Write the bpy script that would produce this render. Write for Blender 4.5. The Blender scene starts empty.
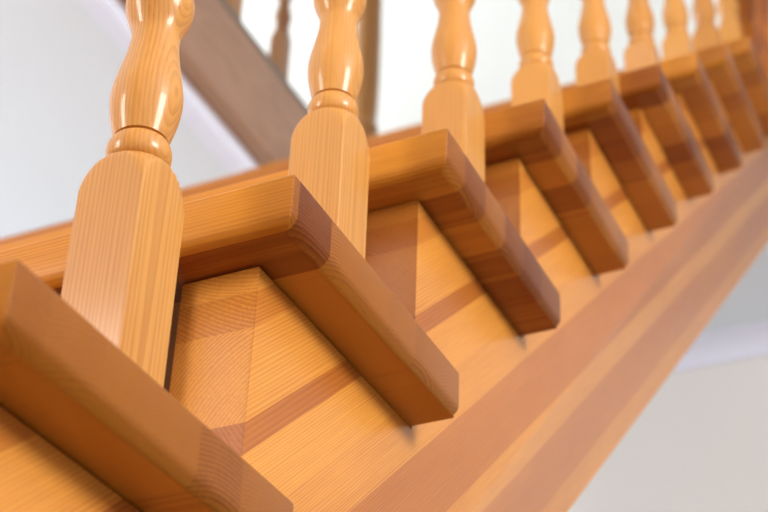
import bpy, bmesh, math, random
from mathutils import Vector, Matrix

C = bpy.context.scene.collection
G, R = 0.25, 0.224785          # going and rise of one step
O, T, N, L = 0.0417, 0.0391, 0.0343, 0.2825   # side overhang, tread thickness, nosing, tread length at the side
W = 1.07                      # far face of the far stringer
SL = R / G
FIRST, LAST = -5, 9           # treads built
FLOOR = -6 * R
UP = 10 * R                   # upper floor level
CZ = 1.979                    # ceiling under the upper floor
GY = 1.144                    # face of the gallery edge beam

# ------------------------------------------------------------------ materials
def srgb(r, g, b):
    f = lambda c: (c/255/12.92) if c/255 <= .04045 else ((c/255+.055)/1.055)**2.4
    return (f(r), f(g), f(b), 1)

class NT:
    def __init__(s, name):
        s.m = bpy.data.materials.new(name); s.m.use_nodes = True
        s.t = s.m.node_tree; s.t.nodes.clear()
        s.out = s.n('ShaderNodeOutputMaterial'); s.b = s.n('ShaderNodeBsdfPrincipled')
        s.l(s.b.outputs[0], s.out.inputs[0])
    def n(s, k, **kw):
        o = s.t.nodes.new(k)
        for a, v in kw.items(): setattr(o, a, v)
        return o
    def l(s, a, b): s.t.links.new(a, b)
    def put(s, sock, v):
        if hasattr(v, 'links'): s.l(v, sock)
        else: sock.default_value = v
    def math(s, op, a, b=0.0, c=0.0):
        o = s.n('ShaderNodeMath', operation=op)
        s.put(o.inputs[0], a); s.put(o.inputs[1], b); s.put(o.inputs[2], c)
        return o.outputs[0]
    def dot(s, v, d):
        o = s.n('ShaderNodeVectorMath', operation='DOT_PRODUCT')
        s.l(v, o.inputs[0]); o.inputs[1].default_value = d
        return o.outputs['Value']
    def comb(s, x, y, z):
        o = s.n('ShaderNodeCombineXYZ')
        for i, v in enumerate((x, y, z)): s.put(o.inputs[i], v)
        return o.outputs[0]
    def noise(s, v, scale, detail=2.0, rough=.5):
        o = s.n('ShaderNodeTexNoise'); s.l(v, o.inputs['Vector'])
        o.inputs['Scale'].default_value = scale; o.inputs['Detail'].default_value = detail
        o.inputs['Roughness'].default_value = rough
        return o.outputs[0]
    def ramp(s, f, stops, interp='LINEAR'):
        o = s.n('ShaderNodeValToRGB'); s.l(f, o.inputs[0]); cr = o.color_ramp; cr.interpolation = interp
        cr.elements[0].position = stops[0][0]; cr.elements[0].color = stops[0][1]
        cr.elements[1].position = stops[-1][0]; cr.elements[1].color = stops[-1][1]
        for p_, c_ in stops[1:-1]:
            e = cr.elements.new(p_); e.color = c_
        return o.outputs[0]
    def mix(s, f, a, b, mode='MIX'):
        o = s.n('ShaderNodeMix', data_type='RGBA', blend_type=mode)
        s.put(o.inputs[0], f); s.put(o.inputs[6], a); s.put(o.inputs[7], b)
        return o.outputs[2]

def g(v): return (v, v, v, 1)

def wood(name, gd, vd, wd, light, dark, lam=None, ring=.0035, ringamt=.55, rough=.33, coat=.5,
         spread=.6, bands=None, wob=.006, pith=(.05, .10), coatr=.14, endg=None, heart=.012, spec=.5, cut=None):
    """Varnished pine. gd/vd/wd: unit vectors along the grain, across the lamellas and through the board."""
    k = NT(name)
    tc = k.n('ShaderNodeTexCoord'); P = tc.outputs['Object']
    rnd = k.n('ShaderNodeObjectInfo').outputs['Random']
    u, v, w = k.dot(P, gd), k.dot(P, vd), k.dot(P, wd)
    seed = k.math('MULTIPLY', rnd, 91.7)
    if lam:
        vs = k.math('ADD', k.math('DIVIDE', v, lam), seed)
        cell = k.math('FLOOR', vs)
        loc = k.math('MULTIPLY', k.math('SUBTRACT', k.math('FRACT', vs), .5), lam)
    else:
        cell = k.math('FLOOR', k.math('ADD', seed, .0)); loc = v
    if bands:      # explicit lamellas: (start of band in v, tone, id)
        stops = [(max(0, (a) / .6), g(tn)) for a, tn in bands]
        tone = k.ramp(k.math('DIVIDE', v, .6), stops, 'CONSTANT')
        cell = k.math('ADD', k.math('MULTIPLY', tone, 61.0), 3.0)
    wn = k.n('ShaderNodeTexWhiteNoise', noise_dimensions='2D')
    k.l(k.comb(cell, seed, 0.0), wn.inputs['Vector'])
    sep = k.n('ShaderNodeSeparateColor'); k.l(wn.outputs['Color'], sep.inputs[0])
    r1, r2, r3 = sep.outputs
    # low frequency wobble of the rings, long along the grain
    lowv = k.comb(k.math('MULTIPLY', u, 1.6), k.math('MULTIPLY', loc, 9.0), k.math('ADD', k.math('MULTIPLY', w, 9.0), k.math('MULTIPLY', r3, 37.0)))
    low = k.math('SUBTRACT', k.noise(lowv, 1.6, 2.0), .5)
    cv = k.math('SUBTRACT', loc, k.math('MULTIPLY', k.math('SUBTRACT', r1, .5), pith[0] * 2))
    cw = k.math('ADD', w, k.math('ADD', k.math('MULTIPLY', r2, pith[1]), heart))
    rad = k.math('SQRT', k.math('ADD', k.math('MULTIPLY', cv, cv), k.math('MULTIPLY', cw, cw)))
    rad = k.math('ADD', rad, k.math('MULTIPLY', low, wob * 4))
    ph = k.math('DIVIDE', rad, ring)
    # uneven ring widths
    ph = k.math('ADD', ph, k.math('MULTIPLY', k.noise(k.comb(k.math('MULTIPLY', rad, 60.0), r1, r2), 1.0, 1.0), 2.5))
    fr = k.math('FRACT', ph)
    late = k.ramp(fr, [(0, g(.0)), (.25, g(.08)), (.72, g(.75)), (.88, g(1)), (1, g(0.0))])
    fibv = k.comb(k.math('MULTIPLY', u, 14.0), k.math('MULTIPLY', loc, 420.0), k.math('MULTIPLY', w, 420.0))
    fib = k.noise(fibv, 1.0, 3.0, .6)
    patch = k.noise(k.comb(k.math('MULTIPLY', u, 3.0), k.math('MULTIPLY', loc, 14.0), k.math('ADD', k.math('MULTIPLY', w, 14.0), seed)), 1.0, 2.0)
    f = k.math('MULTIPLY', late, ringamt)
    if endg:
        ee = k.ramp(k.math('ABSOLUTE', k.dot(tc.outputs['Normal'], gd)), [(.35, g(0)), (.85, g(1))])
        f = k.math('MULTIPLY', f, k.math('ADD', k.math('MULTIPLY', ee, 1.0), .8))
    f = k.math('MULTIPLY', f, k.math('ADD', k.math('MULTIPLY', patch, 1.3), .35))
    if bands:
        f = k.math('ADD', f, tone)
    else:
        f = k.math('ADD', f, k.math('MULTIPLY', k.math('SUBTRACT', r3, .45), spread))
    f = k.math('ADD', f, k.math('MULTIPLY', k.math('SUBTRACT', fib, .5), .45))
    f = k.math('ADD', f, k.math('MULTIPLY', k.math('SUBTRACT', patch, .5), .25))
    f.node.use_clamp = True
    mid = tuple((a * b) ** .5 for a, b in zip(light[:3], dark[:3])) + (1,)
    col = k.ramp(f, [(0, light), (.5, mid), (1, dark)])
    if endg:       # end grain takes the stain deeper than the long grain
        e = k.math('ABSOLUTE', k.dot(tc.outputs['Normal'], gd))
        e = k.ramp(e, [(.35, g(0)), (.85, g(1))])
        col = k.mix(e, col, k.mix(1.0, col, endg, 'MULTIPLY'))
    if cut:        # shade painted into the upper vertical cuts, which the lamps leave too bright
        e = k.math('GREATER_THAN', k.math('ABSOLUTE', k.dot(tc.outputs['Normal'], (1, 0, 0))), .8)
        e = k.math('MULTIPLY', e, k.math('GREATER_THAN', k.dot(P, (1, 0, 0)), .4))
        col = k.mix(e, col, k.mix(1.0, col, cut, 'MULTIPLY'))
    k.l(col, k.b.inputs['Base Color'])
    k.b.inputs['Roughness'].default_value = rough
    k.b.inputs['Coat Weight'].default_value = coat
    k.b.inputs['Coat Roughness'].default_value = coatr
    k.b.inputs['IOR'].default_value = 1.45; k.b.inputs['Specular IOR Level'].default_value = spec
    bmp = k.n('ShaderNodeBump'); bmp.inputs['Strength'].default_value = .10; bmp.inputs['Distance'].default_value = .0006
    k.l(k.math('ADD', fib, k.math('MULTIPLY', late, -.5)), bmp.inputs['Height'])
    k.l(bmp.outputs[0], k.b.inputs['Normal'])
    return k.m

def plaster(name, col, rough=.75, bump=.06, scale=60, var=.03):
    k = NT(name); tc = k.n('ShaderNodeTexCoord'); P = tc.outputs['Object']
    nz = k.noise(P, 2.2, 4.0)
    c2 = tuple(max(0, c - var) for c in col[:3]) + (1,)
    k.l(k.mix(nz, col, c2), k.b.inputs['Base Color'])
    k.b.inputs['Roughness'].default_value = rough
    bp = k.n('ShaderNodeBump'); bp.inputs['Strength'].default_value = bump; bp.inputs['Distance'].default_value = .004
    k.l(k.noise(P, scale, 4.0), bp.inputs['Height']); k.l(bp.outputs[0], k.b.inputs['Normal'])
    return k.m

X, Y, Z = (1, 0, 0), (0, 1, 0), (0, 0, 1)
ct, st = G / math.hypot(G, R), R / math.hypot(G, R)
LT, DK = (.80, .42, .125, 1), (.36, .105, .018, 1)
M = {}
M['tread'] = wood('tread pine', Y, X, Z, (.57, .220, .026, 1), (.17, .036, .004, 1), lam=.047, spread=.85, endg=(.52, .43, .38, 1), coat=.12, coatr=.2, spec=.25, heart=.07, ringamt=.26, ring=.0028, wob=.0014, pith=(.045, .10))
# stringer: v is the vertical drop below the nosing line
bands = [(0, .12), (.090, .32), (.118, .10), (.189, .60), (.212, .05), (.266, .14), (.317, .46), (.396, .14), (.430, .42), (.495, .18)]
M['stringer'] = wood('stringer pine', (ct, 0, st), (SL, 0, -1), Y, (.73, .315, .050, 1), (.31, .075, .009, 1), bands=bands, cut=(.52, .42, .36, 1), coat=.22, coatr=.2, ringamt=.30, ring=.0030, wob=.0022, pith=(.25, .10))  # the cut tint is painted shade on the upper vertical cuts
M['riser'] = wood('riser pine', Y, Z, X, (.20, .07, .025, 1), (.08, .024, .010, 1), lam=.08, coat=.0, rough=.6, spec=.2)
M['baluster'] = wood('baluster pine', Z, X, Y, (.58, .262, .052, 1), (.26, .074, .009, 1), heart=.03, ringamt=.31, ring=.0028, spread=.15, pith=(.012, .03), wob=.0009, rough=.46, spec=.3, coat=.5, coatr=.15)
M['rail'] = wood('handrail pine', (ct, 0, st), Y, Z, LT, DK, lam=.05)
M['newel'] = wood('newel pine', Z, X, Y, (.42, .13, .016, 1), (.20, .045, .005, 1), heart=.05, coat=.3)
M['gallery'] = wood('gallery pine', Z, X, Y, (.40, .17, .028, 1), (.20, .06, .008, 1), heart=.03, ringamt=.4, coat=.3)
M['beam'] = wood('gallery beam pine', X, Z, Y, (.42, .22, .12, 1), (.24, .11, .05, 1), lam=.09, spread=.2, ringamt=.3, rough=.4, coat=.3)
M['ceiling'] = plaster('ceiling plaster', (.82, .87, .93, 1))
M['wall'] = plaster('wall plaster', (.86, .83, .80, 1))
M['upwall'] = plaster('upper wall plaster', (.86, .88, .86, 1), bump=.5, scale=25, var=.08)
M['trim'] = plaster('white gloss trim', (.86, .87, 1.0, 1), rough=.35, bump=.0, var=.0)
M['floor'] = wood('floor boards', X, Y, Z, (.15, .09, .05, 1), (.08, .045, .025, 1), lam=.12, spread=.5)

# ------------------------------------------------------------------ mesh helpers
def finish(bm, name, mat, parent=None, angle=32, smooth=True):
    bmesh.ops.recalc_face_normals(bm, faces=bm.faces)
    me = bpy.data.meshes.new(name); bm.to_mesh(me); bm.free()
    if smooth:
        for f in me.polygons: f.use_smooth = True
        me.set_sharp_from_angle(angle=math.radians(angle))
    me.materials.append(mat)
    o = bpy.data.objects.new(name, me); C.objects.link(o)
    if parent: o.parent = parent
    return o

def box(bm, a, b, bev=0.0, seg=2):
    vs = [bm.verts.new((x, y, z)) for x in (a[0], b[0]) for y in (a[1], b[1]) for z in (a[2], b[2])]
    q = [(0, 1, 3, 2), (4, 6, 7, 5), (0, 4, 5, 1), (2, 3, 7, 6), (0, 2, 6, 4), (1, 5, 7, 3)]
    fs = [bm.faces.new([vs[i] for i in f]) for f in q]
    if bev:
        es = {e for f in fs for e in f.edges}
        bmesh.ops.bevel(bm, geom=list(es), offset=bev, segments=seg, profile=.5, affect='EDGES')

def prism(bm, pts, y0, y1):
    """pts in (x, z), extruded along y"""
    a = [bm.verts.new((x, y0, z)) for x, z in pts]; b = [bm.verts.new((x, y1, z)) for x, z in pts]
    n = len(pts)
    bm.faces.new(a); bm.faces.new(b[::-1])
    for i in range(n): bm.faces.new((a[i], b[i], b[(i+1) % n], a[(i+1) % n]))

def empty(name, loc, label, cat, group=None):
    o = bpy.data.objects.new(name, None); C.objects.link(o); o.location = loc
    o['label'] = label; o['category'] = cat
    if group: o['group'] = group
    return o

def structure(o): o['kind'] = 'structure'; return o

# ------------------------------------------------------------------ staircase
stair = empty('staircase', (0, 0, 0), 'varnished pine staircase with overhanging treads on a sawtooth stringer, seen from below', 'staircase')

TZ0 = .0012
def tread_mesh(rb=.0110, rt=.0025, rc=.005):
    """Outline inset by d on the nosing and both ends, lofted over the thickness."""
    bm = bmesh.new()
    y0, y1 = -O, W + O
    def outline(d):
        pts = []
        # front corners are softened a little, back corners more
        def arc(cx, cy, r, a0, a1, n):
            r = max(r - d, .0004)
            for i in range(n + 1):
                a = math.radians(a0 + (a1 - a0) * i / n); pts.append((cx + r*math.cos(a), cy + r*math.sin(a)))
        rf = .0018
        def carc(cx, cy, r, a0, a1, n):
            for i in range(n + 1):
                a = math.radians(a0 + (a1 - a0) * i / n); pts.append((cx + r*math.cos(a), cy + r*math.sin(a)))
        r_f = rf if d < rf - .0005 else .0005
        carc(d + r_f, y1 - d - r_f, r_f, 90, 180, 3)
        carc(d + r_f, y0 + d + r_f, r_f, 180, 270, 3)
        r_c = max(rc - d, .001)
        carc(L - rc, y0 + rc, r_c, 270, 360, 6)
        carc(L - rc, y1 - rc, r_c, 0, 90, 6)
        return pts
    levels = []
    nb, nt = 7, 4
    for i in range(nb + 1):
        a = math.pi/2 * i / nb
        levels.append((rb * (1 - math.sin(a)), -T + rb * (1 - math.cos(a))))
    for i in range(nt + 1):
        a = math.pi/2 * i / nt
        levels.append((rt * (1 - math.cos(a)), TZ0 - rt + rt * math.sin(a)))
    rings = [[bm.verts.new((x, y, z)) for x, y in outline(d)] for d, z in levels]
    n = len(rings[0])
    bm.faces.new(rings[0]); bm.faces.new(rings[-1][::-1])
    for a, b in zip(rings, rings[1:]):
        for i in range(n): bm.faces.new((a[i], a[(i+1) % n], b[(i+1) % n], b[i]))
    return bm

t0 = finish(tread_mesh(), 'tread', M['tread'], stair, 28)
GAP = .0016
bm = bmesh.new(); box(bm, (.012, .064, -R + .0016), (N, W - .062, -T - .0003), .001, 1)
r0 = finish(bm, 'riser', M['riser'], stair); r0['label'] = 'dark brown riser board'
for k, i in enumerate(range(FIRST, LAST + 1)):
    t = t0 if k == 0 else t0.copy()
    r = r0 if k == 0 else r0.copy()
    for o in (t, r):
        if k: C.objects.link(o); o.parent = stair
        o.location = (i*G, 0, i*R)

def stringer_pts():
    out = []
    for i in range(FIRST, LAST + 1):
        x = i*G + N
        lo = FLOOR if i == FIRST else (i-1)*R - T - GAP
        if i > FIRST:      # the board fills in behind the tread end before the next vertical cut
            xk = (i-1)*G + min(L + .0008, G + N - .0008)
            out.append((xk, lo)); out.append((xk, (i-1)*R - .003)); out.append((x, (i-1)*R - .003))
        else: out.append((x, lo))
        out.append((x, i*R - T - GAP))
    xe = (LAST+1)*G + N - .004
    out.append((xe, LAST*R - T - GAP))
    D = .5325
    out.append((xe, xe*SL - D))
    xb = (FLOOR + D) / SL
    out.append((xb, FLOOR))
    return out
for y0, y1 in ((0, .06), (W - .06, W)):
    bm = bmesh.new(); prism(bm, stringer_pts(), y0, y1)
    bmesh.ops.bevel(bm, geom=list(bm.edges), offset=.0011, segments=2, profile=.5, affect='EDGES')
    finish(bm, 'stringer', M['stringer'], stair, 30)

# ------------------------------------------------------------------ balusters
S2 = .0239
def smoothcurve(keys, z):
    for (a, ra), (b, rb_) in zip(keys, keys[1:]):
        if a <= z <= b:
            t = (z - a) / (b - a); t = t*t*(3 - 2*t); return ra + (rb_ - ra) * t
    return keys[-1][1]
LIFT = .0045
def turned(h, s2=S2):
    """(z, radius) of the turned part and the square blocks at both ends; radius None = square."""
    pr = []
    dz0, dz1, rr = .153, .1870, .0178
    rc = s2 * math.sqrt(2)
    pr.append((.0015, rc + .001)); pr.append((dz0 - .004, rc + .001))
    for i in range(13):      # the shoulder dome
        a = math.pi/2 * i / 12
        pr.append((dz0 + (dz1 - dz0) * math.sin(a) ** 1.0, rr + (rc - rr) * math.cos(a) ** 1.05))
    def bead(z0, z1, r0, r1, n=10):
        for i in range(1, n):
            a = math.pi * i / n; pr.append(((z0+z1)/2 - (z1-z0)/2*math.cos(a), r0 + (r1-r0)*math.sin(a)**.8))
    pr.append((.1876, .0176)); pr.append((.1879, .0152))
    bead(.1885, .2080, .0150, .0209)
    pr.append((.2084, .0152)); pr.append((.2090, .0150)); pr.append((.2094, .0176)); pr.append((.2110, .0180))
    # lower bulb: quick swell then a long taper to the neck
    for i in range(1, 9):
        t = i/8; pr.append((.2112 + .0320*t, .0180 + .0054*math.sin(t*math.pi/2)))
    for i in range(1, 17):
        t = i/16; e = (t*t*(3-2*t))**.88; pr.append((.2432 + .0520*t, .0234 + (.0160-.0234)*e))
    for i in range(1, 11):
        t = i/10; e = t*t*(3-2*t); pr.append((.2952 + .0270*t, .0160 + (.0230-.0160)*e))
    for i in range(1, 7):
        a = math.pi/2*i/6; pr.append((.3230 + .012*math.sin(a), .0180 + .0052*math.cos(a)))
    bead(.337, .351, .0165, .0215)
    # long vase up to a mirrored top
    z0, z1 = .353, h - .24
    for i in range(0, 25):
        t = i/24; pr.append((z0 + (z1-z0)*t, .0170 + .0070*math.sin(min(1, t*2.6)*math.pi/2)*(1-t)**.6 - .001*t))
    bead(z1 + .002, z1 + .018, .0160, .0205)
    pr.append((z1 + .020, .0165))
    for i in range(0, 9):
        a = math.pi/2 * i / 8
        pr.append((z1 + .022 + .035 * (1 - math.cos(a)), rr + (rc - rr) * math.sin(a)))
    pr.append((z1 + .061, rc + .001)); pr.append((h, rc + .001))
    return [(z + (LIFT if .1 < z < h - .01 else 0), r) for z, r in pr]
def baluster_mesh(h, s2=S2, n=64, slope=True):
    bm = bmesh.new(); rings = []
    ang = []
    for q in range(4):       # columns crowd at the corners so that the arris stays crisp
        ang += [math.radians(90*q + d) for d in (-43.9, -41, -36, -30, -24, -18, -12, -6, 0, 6, 12, 18, 24, 30, 36, 41, 43.9)]
    n = len(ang)
    def sq(a, s):
        c, s_ = abs(math.cos(a)), abs(math.sin(a)); r = s / max(c, s_)
        return r
    pr = turned(h, s2)
    # refine the square-to-round zone
    for z, r in pr:
        ring = []
        for a in ang:
            rr = min(r, sq(a, s2)) if (z < .1875 + LIFT or z > h - .25) else r
            x, y = rr*math.cos(a), rr*math.sin(a)
            zz = z + (x*SL if (slope and z >= h - 1e-6) else 0)
            ring.append(bm.verts.new((x, y, zz)))
        rings.append(ring)
    bm.faces.new(rings[0][::-1]); bm.faces.new(rings[-1])
    for a, b in zip(rings, rings[1:]):
        for i in range(n): bm.faces.new((a[i], a[(i+1) % n], b[(i+1) % n], b[i]))
    return bm
BX, BY = .1709, .0262
RAILH = .86                   # underside of the handrail above the nosing line
bal = empty('balustrade', (0, BY, 0), 'turned pine balusters along the open near side of the staircase', 'balustrade')
hb = RAILH + BX*SL
b0 = finish(baluster_mesh(hb), 'baluster', M['baluster'], bal, 24)
for k, i in enumerate(range(FIRST, LAST)):
    o = b0 if k == 0 else b0.copy()
    if k: C.objects.link(o); o.parent = bal
    o.location = (i*G + BX, 0, i*R)
# handrail, swept along the slope
def rail_section(hw=.03, hh=.045):
    pts = []
    for i in range(24):
        a = 2*math.pi*i/24; c, s = math.cos(a), math.sin(a)
        pts.append((hw*math.copysign(abs(c)**.6, c), hh/2 + hh/2*math.copysign(abs(s)**.6, s)))
    return pts
def sweep(bm, pts, a, b):
    A = [bm.verts.new((a[0], a[1]+u, a[2]+v)) for u, v in pts]; B = [bm.verts.new((b[0], b[1]+u, b[2]+v)) for u, v in pts]
    n = len(pts); bm.faces.new(A); bm.faces.new(B[::-1])
    for i in range(n): bm.faces.new((A[i], A[(i+1) % n], B[(i+1) % n], B[i]))
bm = bmesh.new(); xa, xb = FIRST*G + .05, 9*G - .03
sweep(bm, rail_section(), (xa, 0, xa*SL + RAILH), (xb, 0, xb*SL + RAILH))
finish(bm, 'handrail', M['rail'], bal)
def newel(bm, x0, y0, z0, s, h):
    box(bm, (x0, y0, z0), (x0+s, y0+s, z0+h), .004, 2)
    box(bm, (x0-.012, y0-.012, z0+h+.0005), (x0+s+.012, y0+s+.012, z0+h+.03), .006, 2)
NX = 2.235
bm = bmesh.new(); box(bm, (NX, -.085-BY, 8*R+.0016), (NX+.105, .020-BY, 8*R+1.2), .004, 2)
nw = finish(bm, 'newel_post', M['newel'], bal); nw['label'] = 'reddish brown newel post'
bm = bmesh.new(); box(bm, (NX-.014, -.099-BY, 8*R+1.2005), (NX+.119, .034-BY, 8*R+1.235), .008, 3)
finish(bm, 'newel_cap', M['newel'], nw)

# ------------------------------------------------------------------ gallery balustrade
gal = empty('gallery_balustrade', (0, GY + .045, UP), 'blurred pine balustrade along the upper gallery edge behind the stairs', 'balustrade')
gh = .88
g0 = finish(baluster_mesh(gh, .0205, 48, False), 'baluster', M['gallery'], gal, 24)
gx = [2.243 - .245*j for j in range(9)] + [2.243 + .245]
for k, x in enumerate(gx):
    o = g0 if k == 0 else g0.copy()
    if k: C.objects.link(o); o.parent = gal
    o.location = (x, 0, 0)
bm = bmesh.new(); sweep(bm, rail_section(), (.1, 0, gh), (2.70, 0, gh)); finish(bm, 'handrail', M['rail'], gal)
# turned newel at the gallery corner
def lathe(bm, prof, n=40):
    rings = [[bm.verts.new((r*math.cos(2*math.pi*i/n), r*math.sin(2*math.pi*i/n), z)) for i in range(n)] for z, r in prof]
    bm.faces.new(rings[0][::-1]); bm.faces.new(rings[-1])
    for a, b in zip(rings, rings[1:]):
        for i in range(n): bm.faces.new((a[i], a[(i+1) % n], b[(i+1) % n], b[i]))
bm = bmesh.new()
prof = [(.165, .045), (.172, .043), (.190, .034), (.196, .036), (.204, .041), (.214, .041), (.221, .035), (.226, .037), (.234, .041), (.243, .041), (.250, .036), (.258, .035), (.30, .037), (.42, .040), (.60, .039), (.85, .034), (.87, .042), (.90, .042), (.92, .034)]
lathe(bm, prof); nwl = finish(bm, 'newel_post', M['gallery'], gal, 40); nwl.location = (2.735, 0, 0)
bm = bmesh.new(); box(bm, (-.045, -.045, 0), (.045, .045, .1645), .004, 2); finish(bm, 'newel_base', M['gallery'], nwl)
bm = bmesh.new(); box(bm, (-.045, -.045, .9205), (.045, .045, 1.02), .008, 3); finish(bm, 'newel_cap', M['gallery'], nwl)

# ------------------------------------------------------------------ the house around
X0, X1, Y0, Y1, TOP = -1.6, 3.42, -2.8, 3.9, 4.75
HX = 2.535                    # landing edge at the head of the stairs
HX0 = .15                     # other end of the stair opening
HY = -.30
def slab(name, a, b, mat, bev=0.0):
    bm = bmesh.new(); box(bm, a, b, bev); return structure(finish(bm, name, M[mat], None, smooth=False))
slab('floor', (X0, Y0, FLOOR-.12), (X1, Y1, FLOOR), 'floor')
# the ceiling of the lower room with the stair opening, the same slab carries the upper floor
def ceiling_with_hole():
    bm = bmesh.new()
    for a, b in (((X0, GY+.045), (X1, Y1)), ((HX+.04, HY), (X1, GY+.045)), ((X0, Y0), (X1, HY)), ((X0, HY), (HX0, GY+.045))):
        box(bm, (a[0], a[1], CZ), (b[0], b[1], UP-.02))
    return bm
structure(finish(ceiling_with_hole(), 'ceiling', M['ceiling'], smooth=False))
bm = bmesh.new()
for a, b in (((X0, GY), (X1, Y1)), ((HX, HY), (X1, GY)), ((X0, Y0), (X1, HY)), ((X0, HY), (HX0, GY))):
    box(bm, (a[0], a[1], UP-.0195), (b[0], b[1], UP))
structure(finish(bm, 'floor_upper', M['floor'], smooth=False))
slab('trim_1', (HX0, GY, CZ-.012), (HX+.04, GY+.04, UP-.020), 'beam', .003)      # gallery edge beam
slab('trim_2', (HX+.002, HY, CZ-.012), (HX+.038, GY-.002, UP-.020), 'beam', .003)
# cornices
def cornice(name, a, b, axis, out, h=.05, d=.075):
    """quarter-hollow strip under the ceiling, running from a to b along 'axis'; out = direction away from its wall"""
    prof = [(0, 0), (0, -h), (.008, -h)]
    for i in range(7):
        t = math.pi/2*i/6; prof.append((.008 + (d-.014)*(1-math.cos(t)), -h + (h-.006)*math.sin(t)))
    prof += [(d, -.006), (d, 0)]
    bm = bmesh.new()
    def P(s, u, v): return (s, a[1]+out*u, CZ-.0005+v) if axis == 'x' else (a[0]+out*u, s, CZ-.0005+v)
    s0, s1 = (a[0], b[0]) if axis == 'x' else (a[1], b[1])
    A = [bm.verts.new(P(s0, u, v)) for u, v in prof]; B = [bm.verts.new(P(s1, u, v)) for u, v in prof]
    n = len(prof); bm.faces.new(A); bm.faces.new(B[::-1])
    for i in range(n): bm.faces.new((A[i], A[(i+1) % n], B[(i+1) % n], B[i]))
    return structure(finish(bm, name, M['trim'], None, 35))
cornice('trim_3', (HX0, GY+.0405), (HX+.04, GY+.0405), 'x', 1, h=.02, d=.08)
cornice('trim_4', (X1-.0005, Y0), (X1-.0005, Y1), 'y', -1, h=.06, d=.07)
# walls, with window openings on the left and near sides
def wall(name, axis, pos, th, a, b, z0, z1, holes, mat):
    """axis 'x': wall at x = pos spanning y a..b; holes (a0, a1, z0, z1)"""
    bm = bmesh.new()
    us = sorted({a, b, *[h[0] for h in holes], *[h[1] for h in holes]}); zs = sorted({z0, z1, *[h[2] for h in holes], *[h[3] for h in holes]})
    for u0, u1 in zip(us, us[1:]):
        for w0, w1 in zip(zs, zs[1:]):
            if any(h[0] <= u0 and u1 <= h[1] and h[2] <= w0 and w1 <= h[3] for h in holes): continue
            p0, p1 = min(pos, pos+th), max(pos, pos+th)
            if axis == 'x': box(bm, (p0, u0, w0), (p1, u1, w1))
            else: box(bm, (u0, p0, w0), (u1, p1, w1))
    return structure(finish(bm, name, M[mat], smooth=False))
WL = [(1.15, 1.95, .15, 1.42)]            # left wall window, lower room
WN = [(-.65, .45, .7, 1.82)]          # near wall window
WLU = [(-.4, 2.6, 2.6, 4.4)]
WNU = [(-1.2, 2.4, 2.6, 4.4)]
wall('wall_left', 'x', X0, -.15, Y0, Y1, FLOOR-.12, TOP, WL+WLU, 'wall')
wall('wall_near', 'y', Y0, -.15, X0, X1, FLOOR-.12, TOP, WN+WNU, 'wall')
wall('wall_right', 'x', X1, .15, Y0, Y1, FLOOR-.12, UP, [], 'wall')
wall('wall_upper_right', 'x', X1, .15, Y0, Y1, UP+.0005, TOP, [], 'upwall')
WB_ADDED = [(.2, 2.6, .1, 1.5), (.6, 3.0, 2.6, 4.2)]  # unseen openings, added to brighten the lower ceiling and the upper room
wall('wall_back', 'y', Y1, .15, X0, X1, FLOOR-.12, TOP, WB_ADDED, 'upwall')
slab('ceiling_upper', (X0, Y0, TOP), (X1, Y1, TOP+.12), 'upwall')
# window frames
def window(name, axis, pos, h):
    bm = bmesh.new(); a0, a1, z0, z1 = h; f = .06
    mid = (a0+a1)/2
    bars = [(a0, a0+f, z0, z1), (a1-f, a1, z0, z1), (a0+f, a1-f, z0, z0+f), (a0+f, a1-f, z1-f, z1), (mid-f/2, mid+f/2, z0+f, z1-f)]
    for u0, u1, w0, w1 in bars:
        if axis == 'x': box(bm, (pos-.09, u0, w0), (pos-.03, u1, w1), .004, 1)
        else: box(bm, (u0, pos-.09, w0), (u1, pos-.03, w1), .004, 1)
    return structure(finish(bm, name, M['trim'], smooth=False))
window('window_1', 'x', X0, WL[0]); window('window_2', 'y', Y0, WN[0])
window('window_added_5', 'y', Y1+.12, WB_ADDED[0]); window('window_added_6', 'y', Y1+.12, WB_ADDED[1])  # frames of the two back windows added for their light
window('window_3', 'x', X0, WLU[0]); window('window_4', 'y', Y0, WNU[0])

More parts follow.
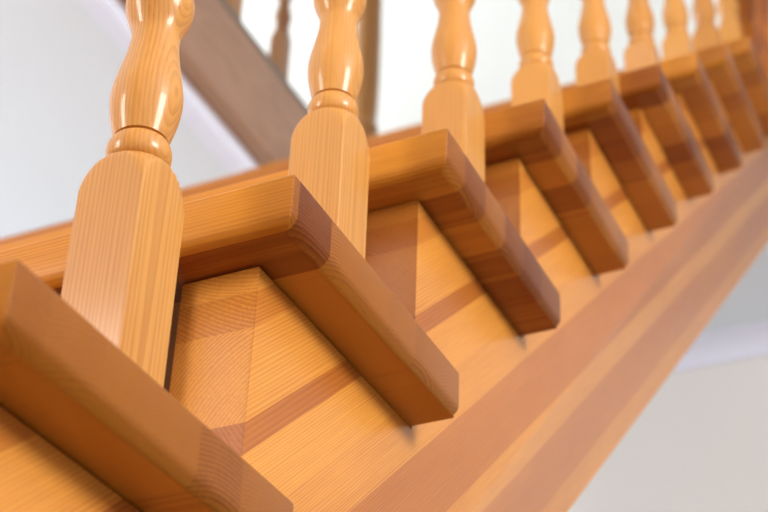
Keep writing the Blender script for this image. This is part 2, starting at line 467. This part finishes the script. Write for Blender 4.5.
# ------------------------------------------------------------------ light
def area(name, loc, rot, sx, sy, power, col):
    l = bpy.data.lights.new(name, 'AREA'); l.shape = 'RECTANGLE'; l.size = sx; l.size_y = sy; l.energy = power; l.color = col
    o = bpy.data.objects.new(name, l); C.objects.link(o); o.location = loc; o.rotation_euler = rot; return o
h = WL[0]; area('daylight_left_window', (X0-.02, (h[0]+h[1])/2, (h[2]+h[3])/2), (0, -math.pi/2, 0), h[3]-h[2]-.1, h[1]-h[0]-.1, 38, (1, .95, .84))
h = WN[0]; area('daylight_near_window', ((h[0]+h[1])/2, Y0-.02, (h[2]+h[3])/2), (math.pi/2, 0, 0), h[1]-h[0]-.1, h[3]-h[2]-.1, 72, (1, .97, .93))
h = WLU[0]; area('daylight_upper_left_window', (X0-.02, (h[0]+h[1])/2, (h[2]+h[3])/2), (0, -math.pi/2, 0), h[3]-h[2]-.1, h[1]-h[0]-.1, 22, (1, 1, 1))
h = WNU[0]; area('daylight_upper_near_window', ((h[0]+h[1])/2, Y0-.02, (h[2]+h[3])/2), (math.pi/2, 0, 0), h[1]-h[0]-.1, h[3]-h[2]-.1, 6, (1, 1, 1))
h = WB_ADDED[0]; area('added_ceiling_fill', ((h[0]+h[1])/2, Y1+.02, (h[2]+h[3])/2), (-math.pi/2, 0, 0), h[1]-h[0]-.1, h[3]-h[2]-.1, 46, (.86, .93, 1))  # added lamp, brightens the lower ceiling
h = WB_ADDED[1]; area('added_upper_room_fill', ((h[0]+h[1])/2, Y1+.02, (h[2]+h[3])/2), (-math.pi/2, 0, 0), h[1]-h[0]-.1, h[3]-h[2]-.1, 85, (.97, 1, 1))  # added lamp, whitens the upper room from behind
w = bpy.data.worlds.new('World'); bpy.context.scene.world = w; w.use_nodes = True
w.node_tree.nodes['Background'].inputs[0].default_value = (.80, .88, 1, 1); w.node_tree.nodes['Background'].inputs[1].default_value = 1.0

# ------------------------------------------------------------------ camera
cd = bpy.data.cameras.new('camera'); cam = bpy.data.objects.new('camera', cd); C.objects.link(cam)
right = Vector((0.4213225743843443, -0.9063899436625185, 0.030733667884018684)); down = Vector((0.5224064018055659, 0.21485306670223828, -0.8251846527179266)); fwd = Vector((0.7413358480922869, 0.36372438707914545, 0.5640263562788442))
m = Matrix((right, -down, -fwd)).transposed().to_4x4(); m.translation = Vector((-0.49393136426301243, -0.4740803329575826, -0.42423494812528145))
cam.matrix_world = m
cd.sensor_width = 36; cd.lens = 1637.4946 / 768 * 36; cd.clip_start = .02
cd.dof.use_dof = True; cd.dof.focus_distance = 1.10; cd.dof.aperture_fstop = 8.8
sc = bpy.context.scene; sc.camera = cam
sc.view_settings.view_transform = 'Standard'; sc.view_settings.look = 'None'; sc.view_settings.gamma = 1
sc.view_settings.exposure = 0.42
